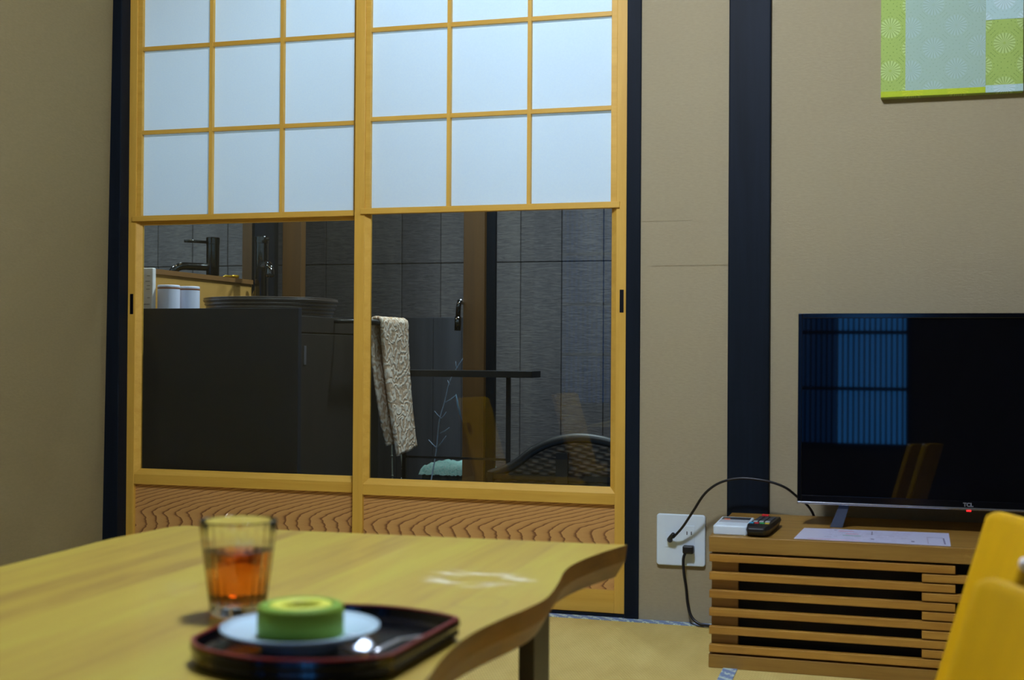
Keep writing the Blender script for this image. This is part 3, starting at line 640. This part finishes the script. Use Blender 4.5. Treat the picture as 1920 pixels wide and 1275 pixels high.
# ------------------------------------------------------------ yellow chairs
def make_chair(label, loc, group):
    r = thing('floor_chair', label, 'chair', (0, 0, 0), group)
    W2 = 0.184
    # curved reclined backrest with a round hand hole; local: sitter faces -X, y across
    def P(u, z):                       # u in [-1,1]
        bulge = 0.052*(1-abs(u)**2.0)
        return Vector((-(0.45-z)*0.285+bulge*0.95, u*W2, z))
    bm = bmesh.new(); nu, nv = 41, 33; z0, z1 = 0.115, 0.450; g = {}
    hc, hr = 0.335, 0.026
    def zc(u, v):
        top = z1-0.008*max(0.0, (abs(u)-0.88)/0.12)**2.2
        return z0+(top-z0)*v
    for i in range(nu):
        for j in range(nv):
            u = -1+2*i/(nu-1); v = j/(nv-1); g[i, j] = bm.verts.new(P(u, zc(u, v)))
    for i in range(nu-1):
        for j in range(nv-1):
            u = -1+2*(i+0.5)/(nu-1); z = zc(u, (j+0.5)/(nv-1))
            if (u*W2)**2+((z-hc))**2 < hr**2: continue
            bm.faces.new((g[i, j], g[i+1, j], g[i+1, j+1], g[i, j+1]))
    for v in [v for v in bm.verts if not v.link_faces]: bm.verts.remove(v)
    for v in bm.verts:                 # round the hole
        yy, zz = v.co.y, v.co.z-hc; rr_ = math.hypot(yy, zz)
        if v.is_boundary and rr_ < hr*1.6 and rr_ > 1e-5:
            v.co.y = yy/rr_*hr; v.co.z = hc+zz/rr_*hr
    me = bpy.data.meshes.new('backrest'); bm.to_mesh(me); bm.free()
    for p in me.polygons: p.use_smooth = True
    me.materials.append(M_yellow); o = bpy.data.objects.new('backrest', me); COL.objects.link(o); o.parent = r
    q = o.modifiers.new('solid', 'SOLIDIFY'); q.thickness = 0.011; q.offset = 0; q.use_rim = True
    q = o.modifiers.new('bevel', 'BEVEL'); q.width = 0.0035; q.segments = 2; q.limit_method = 'ANGLE'; q.angle_limit = math.radians(50)
    def seat(u, v):
        y = (-1+2*u)*0.18; x = -0.060-0.34*v
        return (x, y, 0.125+0.012*(2*u-1)**2-0.02*max(0, v-0.8)*5*max(0, v-0.8)*5+0.01)
    s = MB().grid(seat, 17, 17).build('seat', M_yellow, r, smooth=True, solid=0.012)
    for sy in (-1, 1):
        y = sy*0.13
        pts_ = [(-0.05, y, 0.125), (-0.02, y, 0.06), (0.01, y, 0.010), (-0.03, y, 0.008), (-0.30, y, 0.008), (-0.36, y, 0.012), (-0.33, y, 0.07), (-0.30, y, 0.125)]
        MB().tube([tuple(p) for p in smoothpts(pts_, 4)], 0.008, 10).build('leg', M_yellow, r, smooth=True)
    for u in (-0.985,):  # white bead standing in for the lamp's highlight on the corner
        c = P(u, 0.446); MB().lathe([(0.0001, 0.006), (0.003, 0.0055), (0.0050, 0.003), (0.0055, 0), (0.0050, -0.003), (0.003, -0.0055), (0.0001, -0.006)], (c.x, c.y, c.z), 16).build('corner_glint', M_glint, r, smooth=True)
    r.location = loc
    return r
chair = make_chair('yellow bent plywood floor chair, the one farther from the camera, before the television stand', (0.113, -1.607, 0.0), 'yellow floor chairs')
c2 = copy_tree(chair); c2.location = (0.074, -2.060, 0.0); c2['label'] = 'yellow bent plywood floor chair nearest the camera at the lower right corner'
for lo, rz, lb in (((-1.47, -1.50, 0), math.pi, 'yellow plywood floor chair by the left side of the table, mirrored beside the brown frame'),
                   ((-1.27, -2.13, 0), math.pi, 'yellow plywood floor chair left of the table, faintly mirrored in the right pane')):
    c3 = copy_tree(chair); c3.location = lo; c3.rotation_euler = (0, 0, rz); c3['label'] = lb

# ------------------------------------------------------------ the wash place outside the doors
M_deck = wood('dark wet decking', lin(52, 48, 46), lin(36, 34, 34), 'x', 0.6, 0.4)
struct(MB().box(-3.0, 2.0, 0.061, 3.0, -0.12, -0.06).build('floor_outside', M_deck), 'dark decking outside the sliding doors', 'decking')
M_tan = plain('ochre plaster', lin(176, 132, 58), 0.9, var=0.05, vs=30)
struct(MB().box(-2.10, -2.0, 0.061, 0.82, -0.06, 2.3).build('wall_outside', M_tan), 'ochre plastered wall of the wash place outside', 'wall')
struct(MB().box(-3.0, 2.0, 0.061, 2.1, 2.3, 2.36).build('ceiling_outside', plain('dark eave boards', lin(50, 42, 36), 0.8)), 'eave over the wash place, extended over the garden to keep sky light out', 'eave')  # stretched past the wash place to shut out the blue sky
struct(MB().box(1.6, 1.66, 0.061, 2.1, -0.12, 2.36).build('wall_outside', M_dimwall), 'dim wall added to close the garden end against sky light', 'wall')  # added to keep sky light out of the garden
struct(MB().box(-2.9, -2.10, 0.061, 0.10, -0.12, 2.36).build('wall_outside', M_dimwall), 'dim wall left of the doors, added to close a gap to the sky', 'wall')  # added piece, closes the gap where sky light leaked in
struct(MB().box(-2.9, -2.84, 0.06, 2.1, -0.12, 2.36).build('wall_outside', M_dimwall), 'dim wall added at the far garden end to block sky light', 'wall')  # added blocker, stops the sky lighting the fence
# fence
def fence_mat():
    t = NT('charred grey cedar boards'); v = t.co(); c = t.xyz(v)
    idx = t.M('FLOOR', t.M('DIVIDE', t.M('ADD', c[0], 1.764+5*0.171), 0.171)); tn = t.n('ShaderNodeTexWhiteNoise', noise_dimensions='1D'); t.link(idx, tn.inputs['W'])
    cr = t.noise(t.scale(v, (11, 5, 85)), 2.0, 4, 0.6, 1.2); big = t.noise(t.scale(v, (6, 1, 1.0)), 1.0, 3)
    kn = t.n('ShaderNodeTexVoronoi'); t.link(t.scale(v, (3.4, 1, 2.2)), kn.inputs['Vector']); kn.inputs['Scale'].default_value = 1.2
    knot = t.M('LESS_THAN', kn.outputs['Distance'], 0.10)
    f = t.M('ADD', t.M('MULTIPLY', cr, 0.6), t.M('ADD', t.M('MULTIPLY', big, 0.4), t.M('MULTIPLY', t.M('SUBTRACT', tn.outputs['Value'], 0.5), 0.12)))
    col = t.ramp(f, [(0.30, lin(58, 56, 60)), (0.5, lin(88, 84, 86)), (0.72, lin(118, 113, 110))])
    t.base(t.mix(t.M('MULTIPLY', knot, 0.6), col, lin(56, 52, 60))); t.pr(0.75); t.bump(cr, 0.7, 0.004); return t.m
fe = thing('board_fence', 'tall weathered grey board fence across the little garden', 'fence', (-0.6, 2.0, -0.06))
b = MB(); x = -1.764-0.171*6
MF = fence_mat()
while x < 1.6:
    b.box(x+0.0015, x+0.1695, 2.0, 2.02, -0.06, 0.983); b.box(x+0.0015, x+0.1695, 1.998, 2.02, 0.986, 2.3); x += 0.171
b.build('boards', MF, fe, bevel=0.002)
MB().box(-2.9, 1.7, 2.021, 2.05, 0.94, 1.02).build('rail', M_deck, fe)
MB().box(-2.9, 1.7, 2.021, 2.03, -0.06, 2.3).build('backing', M_dark, fe)
M_darkboard = wood('dark stained screen boards', lin(62, 64, 72), lin(46, 48, 56), 'z', 0.4, 0.7, bump=0.4)
ls = thing('low_screen', 'dark stained low board screen standing before the fence', 'screen', (-1.85, 1.75, -0.06))
b = MB(); x = -2.6
while x < -1.60: b.box(x, min(x+0.1485, -1.585), 1.74, 1.76, -0.06, 0.755); x += 0.15
b.build('boards', M_darkboard, ls, bevel=0.002)
# outer glazed frame
M_brown = wood('brown frame wood', lin(98, 66, 26), lin(82, 54, 20), 'z', 0.6, 0.5)
fr = sroot('door_3', (-1.58, 0.95, -0.06), 'brown wooden glazed door frame at the edge of the wash place', 'glazed door')
MB().box(-1.955, -1.885, 0.95, 0.985, -0.06, 2.3).build('stile', M_brown, fr, bevel=0.002)
MB().box(-1.313, -1.241, 0.95, 0.985, -0.06, 2.3).build('stile', M_brown, fr, bevel=0.002)
MB().box(-1.241, -1.212, 0.97, 0.99, -0.06, 2.3).build('edge_strip', M_black, fr)
struct(MB().box(-2.14, -1.990, 0.821, 0.99, -0.06, 2.3).build('trim_7', M_black), 'black post beside the mirror outside', 'post')
# mirror
mi = thing('wall_mirror', 'frameless wide mirror on the ochre wall over the basin', 'mirror', (-2.0, 0.46, 0.85))
t = NT('mirror silver'); t.base((0.82, 0.86, 0.86, 1)); t.pr(0.01, 1.0); M_mirror = t.m
MB().box(-2.0, -1.995, 0.066, 0.815, 0.852, 1.75).build('mirror_glass', M_mirror, mi)
MB().box(-2.0, -1.993, 0.066, 0.818, 0.838, 0.852).build('bottom_channel', plain('brown channel', lin(120, 84, 44), 0.5), mi)
# cabinet
M_cab = plain('matte black cabinet', lin(14, 25, 44), 0.55, var=0.05, vs=8)
M_cabd = wood('dark brown cabinet door', lin(44, 38, 34), lin(34, 30, 28), 'z', 0.5, 0.5)
cb = thing('washstand_cabinet', 'black washstand cabinet with side panel, seen through the left door glass', 'cabinet', (-1.75, 0.4, -0.06))
MB().box(-1.999, -1.481, 0.098, 0.118, -0.06, 0.7345).build('side_panel', M_cab, cb, bevel=0.001)
MB().box(-1.999, -1.505, 0.118, 0.700, 0.690, 0.716).build('countertop', M_cab, cb, bevel=0.001)
MB().box(-1.985, -1.515, 0.120, 0.690, -0.04, 0.690).build('body', M_dark, cb)
MB().box(-1.514, -1.500, 0.118, 0.700, 0.672, 0.716).build('fascia', M_cabd, cb, bevel=0.001)
dr = MB().box(-1.514, -1.4985, 0.122, 0.690, 0.00, 0.668).build('door', M_cabd, cb, bevel=0.001)
MB().box(-1.4990, -1.4965, 0.166, 0.180, 0.585, 0.636).build('hinge', M_steel, dr)
MB().box(-1.999, -1.505, 0.690, 0.708, -0.06, 0.716).build('side_panel', M_cab, cb)
b = MB(); b.tube([(-1.43, 0.36, 0.706), (-1.43, 0.735, 0.706)], 0.0085, 12)
for y in (0.37, 0.725): b.tube([(-1.43, y, 0.706), (-1.500, y, 0.706)], 0.006, 10)
b.build('towel_bar', M_blackmetal, cb, smooth=True)
# towel
t = NT('terry towel'); v = t.obj(); c = t.xyz(v)
w1_ = t.n('ShaderNodeTexWave'); t.link(t.scale(v, (1, 1, 1)), w1_.inputs['Vector']); w1_.wave_type = 'RINGS'; w1_.inputs['Scale'].default_value = 11; w1_.inputs['Distortion'].default_value = 16; w1_.inputs['Detail'].default_value = 2; w1_.inputs['Detail Scale'].default_value = 2.2
f = w1_.outputs['Fac']; g = t.noise(v, 420, 2)
f2 = t.M('ADD', t.M('MULTIPLY', f, 0.45), t.M('MULTIPLY', g, 0.5))
t.base(t.ramp(f2, [(0.3, lin(196, 164, 134)), (0.75, lin(246, 232, 214))])); t.pr(0.95, spec=0.1); t.bump(f2, 0.8, 0.004); M_towel = t.m
tw = thing('hand_towel', 'beige patterned hand towel folded over the black towel bar', 'towel', (-1.43, 0.6, 0.70))
def towel_layer(side, length, y0, y1, amp, dy):
    # side +1 outer, -1 inner
    def fn(u, v):
        s = v*length; y = y0+(y1-y0)*u
        rr_ = 0.014
        arc = math.pi/2*rr_
        if s < arc: a = s/rr_; x = rr_*math.sin(a); z = rr_*math.cos(a)
        else: x = rr_; z = -(s-arc)
        h = max(0, (s-arc)/length)
        x += amp*(h**1.6)*0.30+0.004*math.sin(u*9+v*3)*h
        y += (dy+0.05*(1-u))*h**1.5
        z += 0.018*u*h
        return (-1.43+side*x if side > 0 else -1.43-x+2*amp*(h**1.6)*0.30, y, 0.706+z)
    return fn
b = MB(); b.grid(towel_layer(1, 0.415, 0.515, 0.718, 0.10, 0.02), 25, 60)
b.grid(towel_layer(-1, 0.385, 0.500, 0.705, 0.10, 0.02), 25, 60)
o = b.build('cloth', M_towel, tw, smooth=True, solid=0.010)
tex = bpy.data.textures.new('terry', 'CLOUDS'); tex.noise_scale = 0.006
q = o.modifiers.new('fuzz', 'DISPLACE'); q.texture = tex; q.strength = 0.004
# basin
bs = thing('wash_basin', 'dark ribbed round vessel basin on the washstand', 'basin', (-1.752, 0.475, 0.716))
prof = [(0.0001, 0.0), (0.14, 0.0)]
for i in range(5):
    z = 0.004+i*0.0105; r = 0.178+0.004*i; prof += [(r, z), (r+0.003, z+0.004), (r+0.002, z+0.0085), (r-0.001, z+0.0095)]
prof += [(0.197, 0.0575), (0.190, 0.0590), (0.182, 0.050), (0.14, 0.020), (0.0001, 0.012)]
MB().lathe(prof, (-1.752, 0.475, 0.716), 80).build('bowl', plain('dark brown glazed stoneware', lin(74, 64, 58), 0.35, coat=0.3), bs, smooth=True)
# faucet
fa = thing('basin_faucet', 'tall black faucet standing behind the basin', 'faucet', (-1.908, 0.713, 0.716))
M_fa = plain('gloss black faucet', lin(14, 14, 16), 0.12, 0.2, coat=0.6, var=0.02)
fx, fy = -1.908, 0.713
MB().lathe([(0.026, 0), (0.026, 0.004), (0.0205, 0.006), (0.0205, 0.245), (0.0215, 0.2465), (0.0215, 0.266), (0.0205, 0.268)], (fx, fy, 0.716), 32).build('body', M_fa, fa, bevel=0.0008)
dv = Vector((0.62, -0.785, 0))
P0 = Vector((fx, fy, 0.716+0.172))
MB().tube([tuple(p) for p in smoothpts([P0+dv*0.015, P0+dv*0.07, P0+dv*0.105+Vector((0, 0, -0.001)), P0+dv*0.128+Vector((0, 0, -0.014)), P0+dv*0.140+Vector((0, 0, -0.036))], 6)], 0.0125, 16).build('spout', M_fa, fa, smooth=True)
P1 = Vector((fx, fy, 0.716+0.252))
MB().tube([P1+dv*0.015, P1+dv*0.095], 0.0050, 12).build('lever', M_fa, fa, smooth=True)
# soap pump
sp = thing('soap_pump', 'small bottle with a gold pump and beige label beside the faucet', 'soap bottle', (-1.950, 0.785, 0.716))
MB().lathe([(0.0001, 0), (0.024, 0), (0.026, 0.004), (0.026, 0.085), (0.020, 0.100), (0.010, 0.105), (0.0001, 0.105)], (-1.950, 0.785, 0.716), 32).build('bottle', plain('dark amber bottle', lin(30, 22, 16), 0.15, coat=0.5), sp, smooth=True)
MB().lathe([(0.0263, 0.014), (0.0264, 0.015), (0.0264, 0.062), (0.0263, 0.063)], (-1.950, 0.785, 0.716), 32).build('paper_label', plain('beige paper label', lin(200, 184, 150), 0.7), sp, smooth=True)
b = MB(); b.lathe([(0.0001, 0.105), (0.009, 0.105), (0.009, 0.117), (0.004, 0.119), (0.004, 0.140), (0.012, 0.142), (0.012, 0.150), (0.0001, 0.151)], (-1.950, 0.785, 0.716), 24)
b.tube([(-1.950, 0.785, 0.862), (-1.926, 0.763, 0.862), (-1.918, 0.756, 0.855)], 0.0042, 10)
b.build('pump', plain('gold pump', lin(210, 160, 30), 0.3, 0.7), sp, smooth=True)
# cups and packet
M_cup = plain('white lidded cup', lin(214, 218, 236), 0.45, var=0.02)
cp = thing('lidded_cup', 'white lidded cup on the washstand, the nearer left one of two', 'cup', (-1.931, 0.205, 0.716), 'white lidded cups on the washstand')
MB().lathe([(0.0001, 0), (0.0295, 0), (0.0305, 0.002), (0.0305, 0.076), (0.0001, 0.076)], (-1.931, 0.205, 0.716), 48).build('body', M_cup, cp, smooth=False)
MB().lathe([(0.0300, 0.0765), (0.0308, 0.0775), (0.0308, 0.080), (0.0300, 0.0805)], (-1.931, 0.205, 0.716), 48, close=True).build('stripe', plain('copper stripe', lin(150, 92, 60), 0.5), cp)
MB().lathe([(0.0001, 0.081), (0.0308, 0.081), (0.0308, 0.0855), (0.029, 0.0875), (0.0001, 0.0885)], (-1.931, 0.205, 0.716), 48).build('lid', M_cup, cp, smooth=False)
cp2 = copy_tree(cp); cp2.location = (-1.915, 0.285, 0.716); cp2['label'] = 'white lidded cup on the washstand, the farther right one of two'
pk = thing('amenity_packet', 'slim white upright packet at the left end of the washstand', 'packet', (-1.975, 0.172, 0.716))
MB().box(-1.998, -1.957, 0.164, 0.182, 0.716, 0.850).build('packet', plain('white card', lin(210, 208, 206), 0.7), pk, bevel=0.003)
b = MB()
for z, w_ in ((0.827, 0.010), (0.812, 0.014), (0.800, 0.010), (0.790, 0.012), (0.766, 0.008), (0.748, 0.022)): b.box(-1.965-w_, -1.965, 0.1632, 0.164, z, z+0.0015)
b.build('printed_text', plain('grey print', lin(120, 118, 118), 0.7), pk)
# black rack table
rk = thing('rack_table', 'slim black steel rack table outside behind the right door glass', 'table', (-1.22, 0.7, -0.06))
MB().box(-1.455, -1.023, 0.74, 0.84, 0.545, 0.565).build('top', M_blackmetal, rk, bevel=0.001)
for x in (-1.455, -1.117): MB().box(x, x+0.012, 0.784, 0.796, -0.06, 0.545).build('leg', M_blackmetal, rk)
MB().box(-1.443, -1.117, 0.787, 0.793, 0.290, 0.297).build('stretcher', M_blackmetal, rk)
tp = thing('garden_tap', 'small dark hose tap hanging on the brown outer frame', 'tap', (-1.323, 0.93, 0.74))
b = MB(); b.tube([(-1.3165, 0.930, 0.787), (-1.320, 0.925, 0.765), (-1.322, 0.928, 0.735)], 0.008, 12); b.tube([(-1.322, 0.928, 0.735), (-1.324, 0.93, 0.690)], 0.0105, 12)
b.build('handset', M_fa, tp, smooth=True)
MB().tube([(-1.3165, 0.952, 0.780), (-1.3165, 0.930, 0.785)], 0.007, 10).build('bracket', M_steel, tp, smooth=True)
t = NT('dark basket weave'); v = t.co(); c = t.xyz(v)
r_ = t.M('MULTIPLY', t.M('SINE', t.M('MULTIPLY', c[2], 2*math.pi/0.018)), t.M('SINE', t.M('MULTIPLY', t.M('ADD', c[0], t.M('MULTIPLY', t.M('FLOOR', t.M('DIVIDE', c[2], 0.018)), 0.013)), 2*math.pi/0.05)))
t.base(t.ramp(r_, [(0.0, lin(40, 32, 26)), (0.9, lin(84, 70, 58))])); t.pr(0.6); t.bump(r_, 0.6, 0.003); M_rat = t.m
ra = thing('woven_arch', 'dark basket weave arched form low behind the right door glass', 'chair', (-0.85, 0.7, -0.06))  # arched woven form built solid, with armrest, seat and legs
arch = smoothpts([(-1.095, 0.55, 0.270), (-1.025, 0.55, 0.298), (-0.965, 0.55, 0.342), (-0.911, 0.55, 0.368), (-0.849, 0.55, 0.381), (-0.787, 0.55, 0.380), (-0.725, 0.55, 0.366), (-0.66, 0.55, 0.33), (-0.62, 0.55, 0.27)], 5)
fr0 = [(p.x, 0.545, p.z) for p in arch]+[(-0.62, 0.545, 0.0), (-1.095, 0.545, 0.0)]
MB().quadprism(fr0, [(x, 0.565, z) for x, y, z in fr0]).build('side_panel', M_rat, ra)
MB().tube([tuple(p) for p in arch], 0.014, 12).build('armrest', M_blackmetal, ra, smooth=True)
MB().box(-1.09, -0.62, 0.566, 0.70, 0.18, 0.25).build('seat', M_rat, ra, bevel=0.01)
MB().box(-1.10, -0.615, 0.535, 0.546, 0.262, 0.276).build('rail', M_blackmetal, ra)
for x in (-0.894, -0.630, -1.095):
    MB().box(x, x+0.034 if x > -1 and x < -0.7 else x+0.015, 0.530, 0.5449, -0.06, 0.34 if -0.9 < x < -0.7 else 0.28).build('leg', M_blackmetal, ra)
# planter with moss
mp = thing('moss_planter', 'square dark planter topped with pale moss, lit from above', 'planter', (-1.44, 1.30, -0.06))
MB().box(-1.545, -1.340, 1.20, 1.40, -0.06, 0.205).build('pot', plain('rough dark stone', lin(64, 72, 74), 0.9, var=0.4, vs=60), mp, bevel=0.01)
t = NT('pale moss'); f = t.noise(t.co(), 160, 4, 0.7); t.base(t.ramp(f, [(0.3, lin(150, 236, 230)), (0.7, lin(225, 255, 253))])); t.pr(0.9); t.bump(f, 0.9, 0.006); M_moss = t.m
b = MB()
def mossf(u, v):
    x = -1.4425+0.11*(2*u-1); y = 1.30+0.107*(2*v-1)
    e = max(abs(2*u-1), abs(2*v-1)); h = 0.034*(1-e**14)
    return (x, y, 0.198+h+0.006*math.sin(u*23)*math.cos(v*19)*(1-e**4)+random.uniform(-0.002, 0.002))
b.grid(mossf, 40, 40); mo = b.build('moss', M_moss, mp, smooth=True)
# twigs and bamboo
M_twig = plain('pale blue grey twig', lin(170, 195, 225), 0.6)
M_leafm = plain('pale bluish leaf', lin(110, 165, 210), 0.5)
def leaf(mbx, p, q, w_):
    p = Vector(p); q = Vector(q); d_ = q-p; s_ = Vector((d_.z, 0, -d_.x)).normalized()*w_
    vs = []; n_ = 7
    for i in range(n_):
        f_ = i/(n_-1); wv_ = math.sin(math.pi*(0.08+0.9*f_)); c_ = p+d_*f_+Vector((0, -0.006*math.sin(math.pi*f_), 0))
        vs += [tuple(c_-s_*wv_), tuple(c_+s_*wv_)]
    mbx.add(vs, [(2*i, 2*i+1, 2*i+3, 2*i+2) for i in range(n_-1)])
sh = thing('garden_twig', 'leafless forked twig leaning up beside the moss planter', 'plant', (-1.50, 1.10, -0.06))
pts = [(-1.50, 1.10, -0.06), (-1.478, 1.10, 0.15), (-1.455, 1.10, 0.285), (-1.445, 1.10, 0.385), (-1.427, 1.10, 0.45), (-1.405, 1.10, 0.53), (-1.362, 1.10, 0.600)]
MB().tube([tuple(p) for p in smoothpts(pts, 5)], 0.0026, 8, taper=0.0014).build('stem', M_twig, sh, smooth=True)
b = MB()
for p, q in (((-1.452, 0.298), (-1.482, 0.325)), ((-1.452, 0.298), (-1.420, 0.340)), ((-1.441, 0.348), (-1.408, 0.368)), ((-1.437, 0.398), (-1.462, 0.422)), ((-1.437, 0.398), (-1.420, 0.420)), ((-1.422, 0.452), (-1.385, 0.478)), ((-1.408, 0.512), (-1.416, 0.526)), ((-1.385, 0.570), (-1.388, 0.590))):
    b.tube([(p[0], 1.10, p[1]), ((p[0]+q[0])/2, 1.10, (p[1]+q[1])/2-0.002), (q[0], 1.10, q[1])], 0.0018, 6, taper=0.0010)
b.build('branches', M_twig, sh, smooth=True)
b = MB(); leaf(b, (-1.386, 1.10, 0.480), (-1.362, 1.10, 0.385), 0.004); b.build('leaf', M_leafm, sh, smooth=True, solid=0.0008)
bb = thing('bamboo_shoots', 'thin jointed bamboo stems behind the hanging towel', 'plant', (-1.60, 1.05, -0.06))
for x0, x1, zt in ((-1.585, -1.600, 0.47), (-1.510, -1.600, 0.52), (-1.530, -1.560, 0.20)):
    b = MB(); n_ = 8
    for i in range(n_):
        f_ = i/(n_-1)
    P_ = [(x0+(x1-x0)*f/8, 1.05, -0.06+(zt+0.06)*f/8) for f in range(9)]
    b.tube(P_, 0.0034, 8, taper=0.002)
    for p in P_[1:-1]: b.lathe([(0.002, -0.003), (0.0052, 0), (0.002, 0.003)], p, 8)
    b.build('stem', plain('pale bamboo', lin(116, 122, 112), 0.5), bb, smooth=True)
# recess lamp fittings outside; the right door one is added for shoji fill
for nm, lo in (('garden_downlight', (-1.30, 1.34, 2.26)), ('eave_downlight', (-0.95, 0.62, 2.26)), ('basin_downlight', (-1.70, 0.32, 2.20))):
    d_ = thing(nm, 'round recessed downlight in the eave '+{'g': 'over the garden side', 'e': 'just outside the right door, added to brighten the shoji', 'b': 'over the basin'}[nm[0]], 'downlight', lo)
    MB().lathe([(0.045, 0.0), (0.052, 0.0), (0.052, 0.04), (0.045, 0.04)], lo, 32, close=True).build('ring', M_blackmetal, d_)
# clean helper property
for o in bpy.data.objects:
    if '_o' in o: del o['_o']
